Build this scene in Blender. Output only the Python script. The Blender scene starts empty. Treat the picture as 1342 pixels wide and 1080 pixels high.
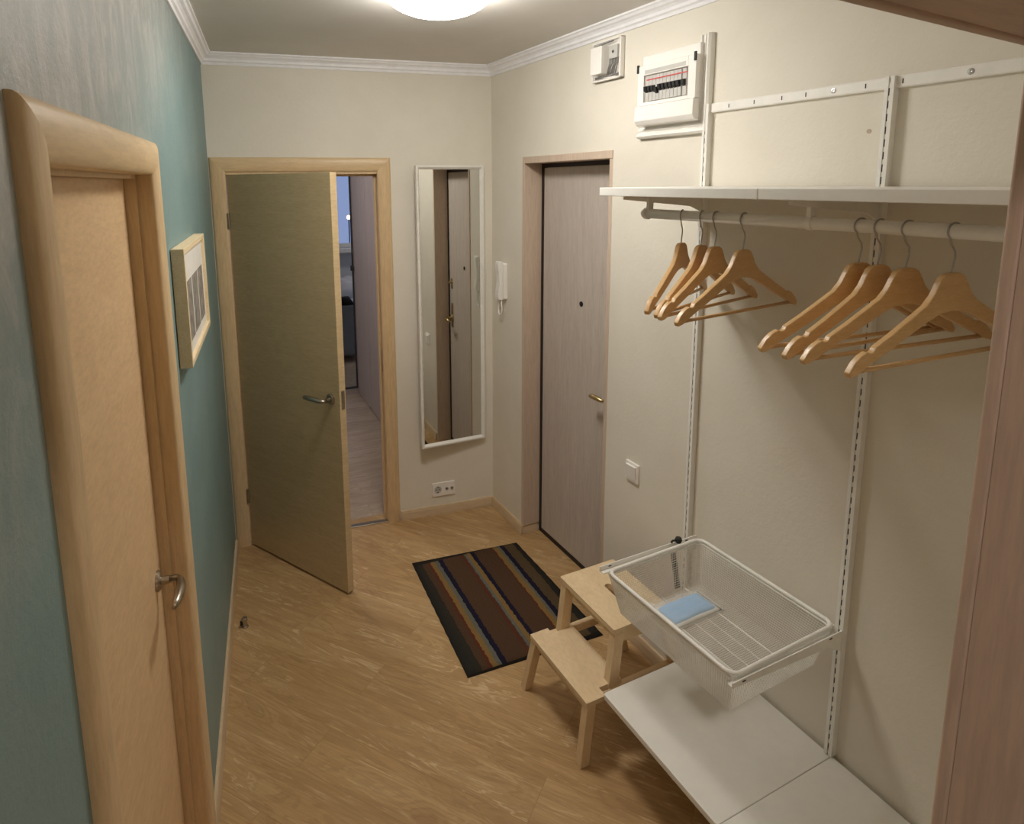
import bpy, bmesh, math, random
from mathutils import Vector, Matrix
R = math.radians
scene = bpy.context.scene
COL = scene.collection
PI = math.pi

# ---------------------------------------------------------------- camera, world, exposure
W, H = 1.5055, 2.650            # right wall corner, ceiling height
LY, BY, WY = 0.0864, 0.100, 0.0480   # yaw of left, back and right walls
CAM = Vector((-0.0300, -3.5091, 2.0037))
yaw, pitch, roll, F = 0.39998, -0.15955, -0.00912, 823.74
fwd_h = Vector((math.sin(yaw), math.cos(yaw), 0)); right = Vector((math.cos(yaw), -math.sin(yaw), 0)); upz = Vector((0, 0, 1))
fwd = fwd_h*math.cos(pitch) + upz*math.sin(pitch)
up0 = -fwd_h*math.sin(pitch) + upz*math.cos(pitch)
rv = right*math.cos(roll) + up0*math.sin(roll)
uv = -right*math.sin(roll) + up0*math.cos(roll)
cd = bpy.data.cameras.new('camera'); cam = bpy.data.objects.new('camera', cd); COL.objects.link(cam)
m = Matrix((rv, uv, -fwd)).transposed().to_4x4(); m.translation = CAM
cam.matrix_world = m
cd.sensor_fit = 'HORIZONTAL'; cd.sensor_width = 36.0; cd.lens = 36.0*F/1342
cd.shift_x = 51.06/1342; cd.shift_y = -168.0/1342
cd.clip_start = 0.02; cd.clip_end = 60
scene.camera = cam
scene.view_settings.view_transform = 'Standard'; scene.view_settings.look = 'None'
scene.view_settings.gamma = 1.0; scene.view_settings.exposure = 0.05; scene.view_settings.use_curve_mapping = False
world = bpy.data.worlds.new('dusk'); scene.world = world; world.use_nodes = True
world.node_tree.nodes['Background'].inputs[0].default_value = (0.36, 0.47, 0.80, 1)
world.node_tree.nodes['Background'].inputs[1].default_value = 1.0
LAMP_HALL, LAMP_REAR, LAMP_BED = 46.0, 28.0, 55.0   # glass emission: hall lamp, then the added unseen fill lamps
scene.cycles.max_bounces = 10; scene.cycles.diffuse_bounces = 6; scene.cycles.transparent_max_bounces = 16

# ---------------------------------------------------------------- materials
def lin(c):
    def f(v):
        v /= 255.0
        return v/12.92 if v <= 0.04045 else ((v+0.055)/1.055)**2.4
    return (f(c[0]), f(c[1]), f(c[2]), 1)
class NT:
    def __init__(s, name):
        s.m = bpy.data.materials.new(name); s.m.use_nodes = True
        s.t = s.m.node_tree; s.b = s.t.nodes['Principled BSDF']
    def n(s, typ, **kw):
        nd = s.t.nodes.new(typ)
        for k, v in kw.items():
            if k in nd.inputs: nd.inputs[k].default_value = v
            else: setattr(nd, k, v)
        return nd
    def l(s, a, b): s.t.links.new(a, b)
    def ramp(s, fac, stops, mode='LINEAR'):
        r = s.t.nodes.new('ShaderNodeValToRGB'); r.color_ramp.interpolation = mode
        e = r.color_ramp.elements
        while len(e) < len(stops): e.new(0.5)
        for i, (p, c) in enumerate(stops): e[i].position = p; e[i].color = c
        s.l(fac, r.inputs[0]); return r.outputs[0]
    def mix(s, fac, a, b, mode='MIX'):
        x = s.t.nodes.new('ShaderNodeMix'); x.data_type = 'RGBA'; x.blend_type = mode
        for i, v in ((0, fac), (6, a), (7, b)):
            if hasattr(v, 'node'): s.l(v, x.inputs[i])
            else: x.inputs[i].default_value = v
        return x.outputs[2]
    def coord(s, scale=(1,1,1), rot=(0,0,0), src='Object'):
        tc = s.n('ShaderNodeTexCoord'); mp = s.n('ShaderNodeMapping')
        mp.inputs['Scale'].default_value = scale; mp.inputs['Rotation'].default_value = rot
        s.l(tc.outputs[src], mp.inputs[0]); return mp.outputs[0]
    def noise(s, vec, scale, detail=4, rough=0.55, dist=0.0):
        x = s.n('ShaderNodeTexNoise'); x.inputs['Scale'].default_value = scale; x.inputs['Detail'].default_value = detail
        x.inputs['Roughness'].default_value = rough; x.inputs['Distortion'].default_value = dist
        s.l(vec, x.inputs['Vector']); return x.outputs[0]
    def bump(s, h, strength=0.1, dist=0.002):
        x = s.n('ShaderNodeBump'); x.inputs['Strength'].default_value = strength; x.inputs['Distance'].default_value = dist
        s.l(h, x.inputs['Height']); s.l(x.outputs[0], s.b.inputs['Normal'])
    def base(s, c):
        if hasattr(c, 'node'): s.l(c, s.b.inputs['Base Color'])
        else: s.b.inputs['Base Color'].default_value = c
def plain(name, c, rough=0.5, metal=0.0, var=0.04, scale=20, spec=0.5):
    k = NT(name); c = lin(c)
    v = k.noise(k.coord(), scale)
    d = tuple(x*(1-var) for x in c[:3])+(1,); u = tuple(min(1, x*(1+var)) for x in c[:3])+(1,)
    k.base(k.ramp(v, [(0.3, d), (0.7, u)]))
    k.b.inputs['Roughness'].default_value = rough; k.b.inputs['Metallic'].default_value = metal
    k.b.inputs['Specular IOR Level'].default_value = spec
    return k.m
def wood(name, lo, hi, scale, rough=0.45, fine=0.35, rot=(0,0,0), base_scale=1.0, spec=0.4):
    k = NT(name)
    v = k.coord(scale, rot)
    a = k.noise(v, 3.0*base_scale, 5, 0.6, 0.6); b = k.noise(v, 16.0*base_scale, 6, 0.7, 0.2)
    c1 = k.ramp(a, [(0.3, lin(lo)), (0.7, lin(hi))])
    dk = tuple(int(x*0.86) for x in lo)
    c2 = k.mix(fine, c1, k.ramp(b, [(0.35, lin(dk)), (0.6, lin(hi))]))
    k.base(c2); k.b.inputs['Roughness'].default_value = rough; k.b.inputs['Specular IOR Level'].default_value = spec
    k.bump(b, 0.08, 0.001)
    return k.m
def emit(name, c, strength):
    k = NT(name); k.b.inputs['Base Color'].default_value = (0.8,0.8,0.8,1)
    k.b.inputs['Emission Color'].default_value = c; k.b.inputs['Emission Strength'].default_value = strength
    return k.m
def plaster(name, c, c2, streak=None, rough=0.75, bump=0.25, spec=0.3):
    k = NT(name); v = k.coord()
    a = k.noise(v, 2.2, 6, 0.6, 0.4)
    col = k.ramp(a, [(0.35, lin(c)), (0.68, lin(c2))])
    f = k.noise(v, 55, 5, 0.7)
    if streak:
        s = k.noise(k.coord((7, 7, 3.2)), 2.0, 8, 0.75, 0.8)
        # blends to mottled grey high on the wall, nearest the viewer
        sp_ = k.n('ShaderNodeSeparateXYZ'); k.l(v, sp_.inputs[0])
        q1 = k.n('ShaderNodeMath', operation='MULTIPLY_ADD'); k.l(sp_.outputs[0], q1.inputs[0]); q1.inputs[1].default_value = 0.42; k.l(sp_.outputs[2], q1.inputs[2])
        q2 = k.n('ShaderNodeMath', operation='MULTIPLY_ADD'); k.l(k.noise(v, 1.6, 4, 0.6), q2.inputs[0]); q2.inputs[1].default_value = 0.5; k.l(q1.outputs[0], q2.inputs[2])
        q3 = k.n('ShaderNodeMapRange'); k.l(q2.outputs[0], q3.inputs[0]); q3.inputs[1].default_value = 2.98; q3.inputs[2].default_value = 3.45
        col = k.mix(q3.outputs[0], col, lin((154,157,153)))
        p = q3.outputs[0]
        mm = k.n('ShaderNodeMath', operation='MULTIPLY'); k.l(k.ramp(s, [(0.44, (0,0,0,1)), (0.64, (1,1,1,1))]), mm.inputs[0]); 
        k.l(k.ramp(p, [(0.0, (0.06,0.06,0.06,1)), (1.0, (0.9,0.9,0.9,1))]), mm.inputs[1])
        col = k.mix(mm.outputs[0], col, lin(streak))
    k.base(col); k.b.inputs['Roughness'].default_value = rough; k.b.inputs['Specular IOR Level'].default_value = spec
    k.bump(f, bump, 0.003)
    return k.m
M = {}
M['wall'] = plaster('cream_wall_paint', (225,219,206), (232,227,215), bump=0.35, rough=0.6)
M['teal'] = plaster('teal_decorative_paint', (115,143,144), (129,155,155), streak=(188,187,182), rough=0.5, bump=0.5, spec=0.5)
M['ceiling'] = plaster('white_ceiling_paint', (222,218,212), (228,225,220), bump=0.15)
M['cornice'] = plain('white_cornice_foam', (246,246,250), 0.5)
M['white'] = plain('white_enamel', (240,238,232), 0.35)
M['whiteshelf'] = plain('white_melamine', (236,234,228), 0.4, var=0.02)
M['whiteplastic'] = plain('white_plastic', (243,240,235), 0.3, var=0.02)
M['greyplastic'] = plain('light_grey_plastic', (196,194,190), 0.4)
M['black'] = plain('black_rubber', (22,20,20), 0.6)
M['gasket'] = plain('dark_brown_gasket', (40,28,24), 0.6)
M['nickel'] = plain('satin_nickel', (170,160,145), 0.3, 0.95)
M['brass'] = plain('pale_brass', (190,170,125), 0.3, 0.95)
M['wire'] = plain('steel_hook_wire', (175,172,168), 0.28, 0.95)
M['hole'] = plain('dark_slot', (60,58,62), 0.8)
M['mirror'] = plain('silvered_glass', (225,226,222), 0.015, 1.0, var=0.0)
M['door_v'] = wood('pale_maple_door_veneer', (196,172,132), (212,188,148), (1.2, 1.2, 9.0), 0.45, rot=(0, 0, 0))
M['leftdoor'] = wood('maple_door_veneer_slanted_grain', (214,182,140), (228,197,156), (2.0, 2.0, 7.0), 0.4, rot=(0, R(28), 0))
M['arch'] = wood('maple_architrave', (208,180,138), (222,195,154), (7.0, 7.0, 0.8), 0.4)
M['arch_h'] = wood('maple_architrave_level_grain', (208,180,138), (222,195,154), (0.8, 7.0, 7.0), 0.4)
M['entr'] = wood('whitewashed_oak_panel', (192,180,170), (206,195,186), (9.0, 9.0, 0.7), 0.5)
M['entr_frame'] = wood('pinkish_oak_frame', (202,181,162), (213,193,174), (9.0, 9.0, 0.7), 0.5)
M['jamb'] = wood('pinkish_beech_jamb', (208,182,163), (220,195,177), (8.0, 8.0, 0.6), 0.45)
M['jamb_h'] = wood('pinkish_beech_header', (206,180,158), (218,193,172), (0.6, 8.0, 8.0), 0.45)
M['base'] = wood('pale_oak_baseboard', (200,176,142), (214,192,160), (1.0, 1.0, 14.0), 0.4)
M['birch'] = wood('unfinished_aspen', (222,196,156), (234,210,172), (2.0, 0.8, 2.0), 0.55, fine=0.25, base_scale=3)
M['birchv'] = wood('unfinished_aspen_upright', (218,190,148), (231,206,166), (5.0, 5.0, 0.8), 0.55, fine=0.25, base_scale=2)
M['hanger'] = wood('varnished_hanger_wood', (214,172,118), (228,190,138), (1.0, 6.0, 5.0), 0.35, fine=0.3, base_scale=3, spec=0.5)
M['frame'] = wood('pale_birch_picture_frame', (226,204,164), (238,218,182), (1.0, 6.0, 6.0), 0.5, base_scale=2)
M['wardrobe'] = wood('mauve_grey_panel', (164,150,146), (178,165,160), (12.0, 12.0, 0.5), 0.5)
M['paper'] = plain('white_passe_partout', (225,222,214), 0.6)
M['photo'] = plain('grey_print', (142,136,128), 0.5, var=0.4, scale=30)
M['sofa'] = plain('grey_upholstery', (126,129,134), 0.9, var=0.12, scale=120)
M['linen'] = plain('pale_blue_linen', (205,210,222), 0.9, var=0.05, scale=8)
M['cushion'] = plain('white_cushion_cloth', (225,226,230), 0.9, var=0.05, scale=8)
M['darkcloth'] = plain('black_cloth', (30,30,34), 0.9, var=0.2)
M['bedwall'] = plaster('cool_grey_wall_paint', (202,207,211), (210,214,218))
M['bluemask'] = plain('sky_blue_nonwoven', (150,198,240), 0.6, var=0.05, scale=200)

def floor_material(name, cols, ang, pale):
    k = NT(name)
    v = k.coord((1,1,1), (0,0,ang))
    br = k.n('ShaderNodeTexBrick'); br.offset = 0.37; br.squash = 1.0
    br.inputs['Scale'].default_value = 1.0; br.inputs['Brick Width'].default_value = 1.25; br.inputs['Row Height'].default_value = 0.175
    br.inputs['Mortar Size'].default_value = 0.0012; br.inputs['Mortar Smooth'].default_value = 0.2; br.inputs['Bias'].default_value = 0.0
    br.inputs['Color1'].default_value = (0,0,0,1); br.inputs['Color2'].default_value = (1,1,1,1); br.inputs['Mortar'].default_value = (0.5,0.5,0.5,1)
    k.l(v, br.inputs['Vector'])
    off = k.n('ShaderNodeVectorMath', operation='MULTIPLY_ADD'); k.l(br.outputs[0], off.inputs[0]); off.inputs[1].default_value = (7.3, 3.1, 5.7); k.l(v, off.inputs[2])
    def st(sx, sy):
        mp = k.n('ShaderNodeMapping'); mp.inputs['Scale'].default_value = (sx, sy, 1); k.l(off.outputs[0], mp.inputs[0]); return mp.outputs[0]
    a = k.noise(st(1.0, 6.0), 1.6, 4, 0.55, 1.2)          # broad figure
    ring = k.n('ShaderNodeMath', operation='MULTIPLY'); k.l(a, ring.inputs[0]); ring.inputs[1].default_value = 60.0
    sn = k.n('ShaderNodeMath', operation='SINE'); k.l(ring.outputs[0], sn.inputs[0])
    fine = k.noise(st(2.0, 50.0), 3.0, 6, 0.7, 0.1)
    flek = k.noise(st(1.3, 13.0), 2.0, 9, 0.78, 1.8)
    c = k.ramp(a, [(0.3, lin(cols[0])), (0.5, lin(cols[1])), (0.72, lin(cols[2]))])
    c = k.mix(k.ramp(br.outputs[0], [(0, (0.0,0,0,1)), (1, (0.35,0.35,0.35,1))]), c, lin(cols[0]))
    c = k.mix(k.ramp(sn.outputs[0], [(0.0, (0,0,0,1)), (0.9, (0.34,0.34,0.34,1))]), c, lin(cols[3]))
    msk = k.noise(st(0.5, 3.0), 2.2, 3, 0.5, 0.5)
    mu_ = k.n('ShaderNodeMath', operation='MULTIPLY'); k.l(k.ramp(msk, [(0.47, (0,0,0,1)), (0.60, (1,1,1,1))]), mu_.inputs[0]); k.l(k.ramp(sn.outputs[0], [(0.45, (0,0,0,1)), (0.98, (0.75,0.75,0.75,1))]), mu_.inputs[1])
    mv_ = k.n('ShaderNodeMath', operation='MULTIPLY'); k.l(mu_.outputs[0], mv_.inputs[0]); k.l(k.ramp(flek, [(0.36, (0.1,0.1,0.1,1)), (0.55, (1,1,1,1))]), mv_.inputs[1])
    c = k.mix(mv_.outputs[0], c, lin(pale))
    c = k.mix(k.ramp(fine, [(0.40, (0.30,0.30,0.30,1)), (0.58, (0,0,0,1))]), c, lin(cols[3]))
    c = k.mix(k.ramp(flek, [(0.55, (0,0,0,1)), (0.68, (0.7,0.7,0.7,1))]), c, lin(pale))
    c = k.mix(k.ramp(br.outputs[1], [(0,(0,0,0,1)),(1,(0.6,0.6,0.6,1))]), c, lin(cols[3]))
    k.base(c); k.b.inputs['Roughness'].default_value = 0.42; k.b.inputs['Specular IOR Level'].default_value = 0.35
    k.bump(fine, 0.08, 0.001)
    return k.m
M['floor'] = floor_material('oak_laminate_diagonal', ((170,137,94),(187,154,108),(200,169,123),(146,111,70)), R(50), (224,198,156))
M['floor2'] = floor_material('greyish_oak_laminate', ((158,140,122),(176,158,138),(188,171,152),(136,118,100)), R(0), (198,184,168))

def lamp_glass(name, col, strength): return emit(name, col, strength)

# ---------------------------------------------------------------- mesh helpers
def bm_new(): return bmesh.new()
def box(b, x0, x1, y0, y1, z0, z1):
    vs = [b.verts.new((x, y, z)) for x in (x0, x1) for y in (y0, y1) for z in (z0, z1)]
    for f in ((0,1,3,2),(4,6,7,5),(0,4,5,1),(2,3,7,6),(0,2,6,4),(1,5,7,3)):
        b.faces.new([vs[i] for i in f])
    return b
def frustum(b, c0, c1, w0, w1=None, d0=None, d1=None):
    """post between two centres, level ends, size w (x) by d (y)"""
    w1 = w0 if w1 is None else w1; d0 = w0 if d0 is None else d0; d1 = d0 if d1 is None else d1
    q = []
    for (c, w, d) in ((c0, w0, d0), (c1, w1, d1)):
        q.append([b.verts.new((c[0]+sx*w/2, c[1]+sy*d/2, c[2])) for sx, sy in ((-1,-1),(1,-1),(1,1),(-1,1))])
    b.faces.new(q[0][::-1]); b.faces.new(q[1])
    for i in range(4):
        j = (i+1) % 4; b.faces.new((q[0][i], q[0][j], q[1][j], q[1][i]))
    return b
def prism(b, pts, fn, t0, t1):
    """closed 2-D outline swept between t0 and t1; fn(u, v, t) -> xyz"""
    A = [b.verts.new(fn(u, v, t0)) for u, v in pts]; B = [b.verts.new(fn(u, v, t1)) for u, v in pts]
    b.faces.new(A); b.faces.new(B[::-1])
    for i in range(len(pts)):
        j = (i+1) % len(pts); b.faces.new((A[i], B[i], B[j], A[j]))
    return b
def tube(b, pts, r, n=10, closed=False):
    pts = [Vector(p) for p in pts]; N = len(pts); rings = []
    prev = None
    for i, p in enumerate(pts):
        if closed: d = pts[(i+1) % N]-pts[i-1]
        else: d = pts[min(i+1, N-1)]-pts[max(i-1, 0)]
        d.normalize()
        if prev is None:
            a = Vector((0,0,1)) if abs(d.z) < 0.9 else Vector((1,0,0)); u = d.cross(a).normalized()
        else:
            u = (prev - d*prev.dot(d)).normalized()
        prev = u; w = d.cross(u)
        rr = r[i] if isinstance(r, (list, tuple)) else r
        rings.append([b.verts.new(p + (u*math.cos(2*PI*k/n)+w*math.sin(2*PI*k/n))*rr) for k in range(n)])
    for i in range(N if closed else N-1):
        A = rings[i]; B = rings[(i+1) % N]
        for k in range(n):
            j = (k+1) % n; b.faces.new((A[k], A[j], B[j], B[k]))
    if not closed:
        b.faces.new(rings[0][::-1]); b.faces.new(rings[-1])
    return b
def lathe(b, prof, mat=Matrix(), n=32):
    """profile [(r, z)] around z"""
    rings = []
    for r, z in prof:
        if r < 1e-6: rings.append([b.verts.new(mat @ Vector((0,0,z)))])
        else: rings.append([b.verts.new(mat @ Vector((r*math.cos(2*PI*k/n), r*math.sin(2*PI*k/n), z))) for k in range(n)])
    for A, B in zip(rings, rings[1:]):
        for k in range(n):
            j = (k+1) % n
            if len(A) == 1 and len(B) == 1: continue
            if len(A) == 1: b.faces.new((A[0], B[k], B[j]))
            elif len(B) == 1: b.faces.new((A[k], B[0], A[j]))
            else: b.faces.new((A[k], B[k], B[j], A[j]))
    return b
def rrect(x0, x1, y0, y1, r, n=5):
    o = []
    for cx, cy, a0 in ((x1-r, y1-r, 0), (x0+r, y1-r, 90), (x0+r, y0+r, 180), (x1-r, y0+r, 270)):
        for i in range(n+1):
            a = R(a0+90*i/n); o.append((cx+r*math.cos(a), cy+r*math.sin(a)))
    return o
def obj(name, b, mat, parent=None, bevel=0.0, smooth=False, seg=2):
    bmesh.ops.recalc_face_normals(b, faces=b.faces[:])
    me = bpy.data.meshes.new(name); b.to_mesh(me); b.free()
    for mt in (mat if isinstance(mat, (list, tuple)) else [mat]): me.materials.append(mt)
    o = bpy.data.objects.new(name, me); COL.objects.link(o)
    if smooth:
        for p in me.polygons: p.use_smooth = True
    if bevel:
        md = o.modifiers.new('bevel', 'BEVEL'); md.width = bevel; md.segments = seg; md.limit_method = 'ANGLE'; md.angle_limit = R(35)
        if smooth is not None:
            for p in me.polygons: p.use_smooth = True
            wn = o.modifiers.new('wn', 'WEIGHTED_NORMAL'); wn.keep_sharp = True
    if parent: o.parent = parent
    return o
# wall frames: right wall X = out into the room, Y = along towards the viewer; left wall X = along, Y = out; back wall X = along, Y = into the wall
def on_right(o, s, z):
    return Vector((W,0,0)) + Vector((math.sin(WY), -math.cos(WY), 0))*s + Vector((-math.cos(WY), -math.sin(WY), 0))*o + Vector((0,0,z)), PI+WY
def on_left(s, o, z):
    return Vector((-math.sin(LY), -math.cos(LY), 0))*s + Vector((math.cos(LY), -math.sin(LY), 0))*o + Vector((0,0,z)), math.atan2(-math.cos(LY), -math.sin(LY))
def on_back(s, o, z):
    return Vector((math.cos(BY), -math.sin(BY), 0))*s - Vector((math.sin(BY), math.cos(BY), 0))*o + Vector((0,0,z)), -BY
def put(o, pr, extra=0.0):
    o.location = pr[0]; o.rotation_euler = (0, 0, pr[1]+extra)
def thing(name, label, cat, pr=None, extra=0.0, group=None):
    o = bpy.data.objects.new(name, None); COL.objects.link(o); o.empty_display_size = 0.05
    if pr: put(o, pr, extra)
    o['label'] = label; o['category'] = cat
    if group: o['group'] = group
    return o
def tag(o, label, cat, group=None, kind=None):
    o['label'] = label; o['category'] = cat
    if group: o['group'] = group
    if kind: o['kind'] = kind
    return o
def struct(o, label, cat):
    o['kind'] = 'structure'; o['label'] = label; o['category'] = cat; return o
RF, LF, BF = on_right(0,0,0), on_left(0,0,0), on_back(0,0,0)

# ---------------------------------------------------------------- room shell
FRONT = -3.155     # hall face of the partition the camera looks through
b = box(bm_new(), -1.2, 2.1, -6.2, 0.02, -0.12, 0.0)
struct(obj('floor', b, M['floor']), 'oak laminate floor laid in diagonal planks across the hallway', 'floor')
b = box(bm_new(), -1.2, 4.3, 0.02, 5.6, -0.12, 0.0)
struct(obj('floor', b, M['floor2']), 'greyish laminate floor in the room beyond the open door', 'floor')
b = box(bm_new(), -1.5, 4.6, -6.4, 5.9, H, H+0.12)
struct(obj('ceiling', b, M['ceiling']), 'plain matte off-white ceiling above the hallway', 'ceiling')
# back wall (frame: x along, y into the wall), doorway .08-.86 x 0-2.07
b = bm_new(); x0, x1 = 0.062, 0.872
box(b, -0.35, x0, 0, 0.10, 0, H); box(b, x1, 1.75, 0, 0.10, 0, H); box(b, x0, x1, 0, 0.10, 2.075, H)
o = obj('wall_back', b, M['wall']); put(o, BF); struct(o, 'cream painted end wall with the open door and tall mirror', 'wall')
# left wall (x along, y into room)
b = bm_new()
box(b, -0.05, 1.755, -0.09, 0, 0, H); box(b, 2.595, 6.2, -0.09, 0, 0, H); box(b, 1.755, 2.595, -0.09, 0, 2.05, H); box(b, -0.05, 6.2, -0.22, -0.09, 0, H)
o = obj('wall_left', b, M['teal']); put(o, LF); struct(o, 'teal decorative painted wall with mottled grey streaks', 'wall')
# right wall (x out, y along)
b = bm_new()
box(b, -0.13, 0, -0.1, 0.525, 0, H); box(b, -0.13, 0, 1.262, 6.0, 0, H); box(b, -0.13, 0, 0.525, 1.262, 2.118, H); box(b, -0.27, -0.13, -0.1, 6.0, 0, H)
o = obj('wall_right', b, M['wall']); put(o, RF); struct(o, 'long cream painted wall carrying the entrance door and shelving', 'wall')
# partition with the doorway the picture is taken through (frame: x along, y towards the hall, origin at the right jamb's hall-side edge)
HZ = 2.137; PA = 0.136; PO_ = Vector((0.757, -3.110, 0)); OW = 1.02
def part_frame(o): o.location = PO_; o.rotation_euler = (0, 0, PA)
b = bm_new()
box(b, -OW-0.45, -OW-0.022, -0.236, -0.016, 0, H); box(b, 0.022, 0.96, -0.236, -0.016, 0, H); box(b, -OW-0.022, 0.022, -0.236, -0.016, HZ+0.022, H)
o = obj('wall_front', b, M['wall']); part_frame(o); struct(o, 'cream partition wall around the near doorway', 'wall')
b = box(bm_new(), -1.2, 2.1, -6.2, -6.05, 0, H)
struct(obj('wall_rear', b, M['wall']), 'cream wall closing the room behind the near doorway', 'wall')
# room beyond
b = bm_new(); box(b, -0.75, -0.6, -0.0, 5.4, 0, H); struct(obj('wall_west', b, M['bedwall']), 'grey wall on the far side of the next room', 'wall')
b = bm_new(); box(b, 3.9, 4.05, 0.0, 5.4, 0, H); struct(obj('wall_east', b, M['bedwall']), 'grey wall at the right end of the next room', 'wall')
b = bm_new()
box(b, -0.75, 0.4, 5.25, 5.4, 0, H); box(b, 3.1, 4.05, 5.25, 5.4, 0, H); box(b, 0.4, 3.1, 5.25, 5.4, 0, 1.13); box(b, 0.4, 3.1, 5.25, 5.4, 2.45, H)
struct(obj('wall_north', b, M['bedwall']), 'grey wall under and around the dusk-blue window', 'wall')
t = bpy.data.objects.new('window_1', None); COL.objects.link(t); t.location = (1.75, 5.3, 1.13); struct(t, 'window showing blue dusk sky at the end of the next room', 'window')
b = bm_new()
for (a0, a1, z0, z1) in ((-1.35,-1.29,0,1.32),(1.29,1.35,0,1.32),(-1.35,1.35,0,0.05),(-1.35,1.35,1.27,1.32),(-0.62,-0.56,0,1.32)):
    box(b, a0, a1, -0.03, 0.03, z0, z1)
obj('window_frame', b, M['white'], t)
k = NT('clear_window_glass'); k.b.inputs['Transmission Weight'].default_value = 1; k.b.inputs['Roughness'].default_value = 0.0; k.b.inputs['IOR'].default_value = 1.02
M['glass'] = k.m
obj('window_pane', box(bm_new(), -1.29, 1.29, -0.004, 0.004, 0.05, 1.27), M['glass'], t)
obj('window_sill', box(bm_new(), -1.4, 1.4, -0.22, 0.0, -0.06, -0.01), M['white'], t)
# small glowing orange ball on a pole outside the window
t = thing('orange_dot', 'small glowing orange ball seen through the dusk window', 'lamp', (Vector((2.213, 7.2, -2.0)), 0))
obj('pole', tube(bm_new(), [(0,0,0),(0,0,3.42)], 0.010, 10), M['hole'], t)
obj('glow_ball', lathe(bm_new(), [(0,-0.04),(0.03,-0.025),(0.04,0),(0.03,0.025),(0,0.04)], Matrix.Translation((0,0,3.44)), 16), emit('orange_glow', (1.0,0.62,0.35,1), 6), t, smooth=True)

# cornices
prof = [(0,0),(0.052,0),(0.052,-0.007),(0.044,-0.010),(0.038,-0.018),(0.028,-0.022),(0.020,-0.030),(0.018,-0.040),(0.010,-0.045),(0.007,-0.056),(0,-0.056)]
def cornice(n, pr, fn, t0, t1, lab):
    b = prism(bm_new(), prof, fn, t0, t1); o = obj('trim_%d' % n, b, M['cornice']); put(o, pr); struct(o, lab, 'cornice')
cornice(1, on_back(0,0,H), lambda u,v,t: (t, -u, v), 0.0, 1.55, 'white moulded cornice above the mirror and open door')
cornice(2, on_left(0,0,H), lambda u,v,t: (t, u, v), 0.0, 3.2, 'white moulded cornice along the teal wall')
cornice(3, on_right(0,0,H), lambda u,v,t: (u, t, v), 0.1, 3.25, 'white moulded cornice above the entrance door')
# baseboards
bprof = [(0,0),(0.017,0),(0.017,0.012),(0.013,0.042),(0.009,0.055),(0.004,0.058),(0,0.058)]
def baseb(nm, pr, fn, segs, lab, mat='base'):
    b = bm_new()
    for t0, t1 in segs: prism(b, bprof, fn, t0, t1)
    o = obj(nm, b, M[mat]); put(o, pr); struct(o, lab, 'baseboard')
baseb('baseboard_back', BF, lambda u,v,t: (t, -u, v), [(0.935, 1.535)], 'pale oak baseboard below the mirror')
baseb('baseboard_left', LF, lambda u,v,t: (t, u, v), [(0.02, 1.69),(2.66,3.15)], 'pale baseboard along the foot of the teal wall')
b = bm_new()
for t0, t1 in ((0.15, 0.532),(1.262,3.15)): prism(b, bprof, lambda u,v,t: (u, t, v), t0, t1)
prism(b, bprof, lambda u,v,t: (t, 0.515+u, v), -0.095, 0.012)
o = obj('baseboard_right', b, M['base']); put(o, RF); struct(o, 'pale oak baseboard along the entrance door wall', 'baseboard')

# ---------------------------------------------------------------- hall ceiling lamp and added unseen lamps
def ceiling_lamp(x, y, r, mat, label, depth=0.085):
    t = thing('ceiling_lamp', label, 'lamp', (Vector((x, y, H)), 0))
    d = depth
    pr = [(r*math.cos(a), -0.012-d*math.sin(a)) for a in [PI/2*i/10 for i in range(11)]]
    obj('lamp_shade', lathe(bm_new(), [(r*0.98, -0.006)]+pr[:-1]+[(0, -0.012-d)], n=48), mat, t, smooth=True)
    obj('mounting_ring', lathe(bm_new(), [(0,0),(r*0.9,0),(r*0.9,-0.006),(r*0.98,-0.008),(0,-0.008)], n=48), M['brass'], t)
    return t
ceiling_lamp(0.735, -1.425, 0.185, lamp_glass('glowing_opal_glass', (1.0,0.955,0.885,1), LAMP_HALL), 'glowing round flush dome lamp on the hallway ceiling')
ceiling_lamp(0.10, -4.3, 0.16, lamp_glass('rear_fill_glass', (1.0,0.88,0.80,1), LAMP_REAR), 'unseen fill lamp added in the room behind the near doorway')  # added out of view to light the jamb and lift hall shadows
cool = lamp_glass('far_fill_glass', (1.0,0.93,0.90,1), LAMP_BED)
ceiling_lamp(0.1, 1.3, 0.14, cool, 'unseen lamp added to light the passage beyond the open door')  # hidden helper lamp, brightens the passage floor
ceiling_lamp(2.9, 3.9, 0.14, cool, 'unseen lamp added to light the bedroom behind the clear pane')  # helper lamp out of view, brightens the furniture behind the pane

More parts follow.
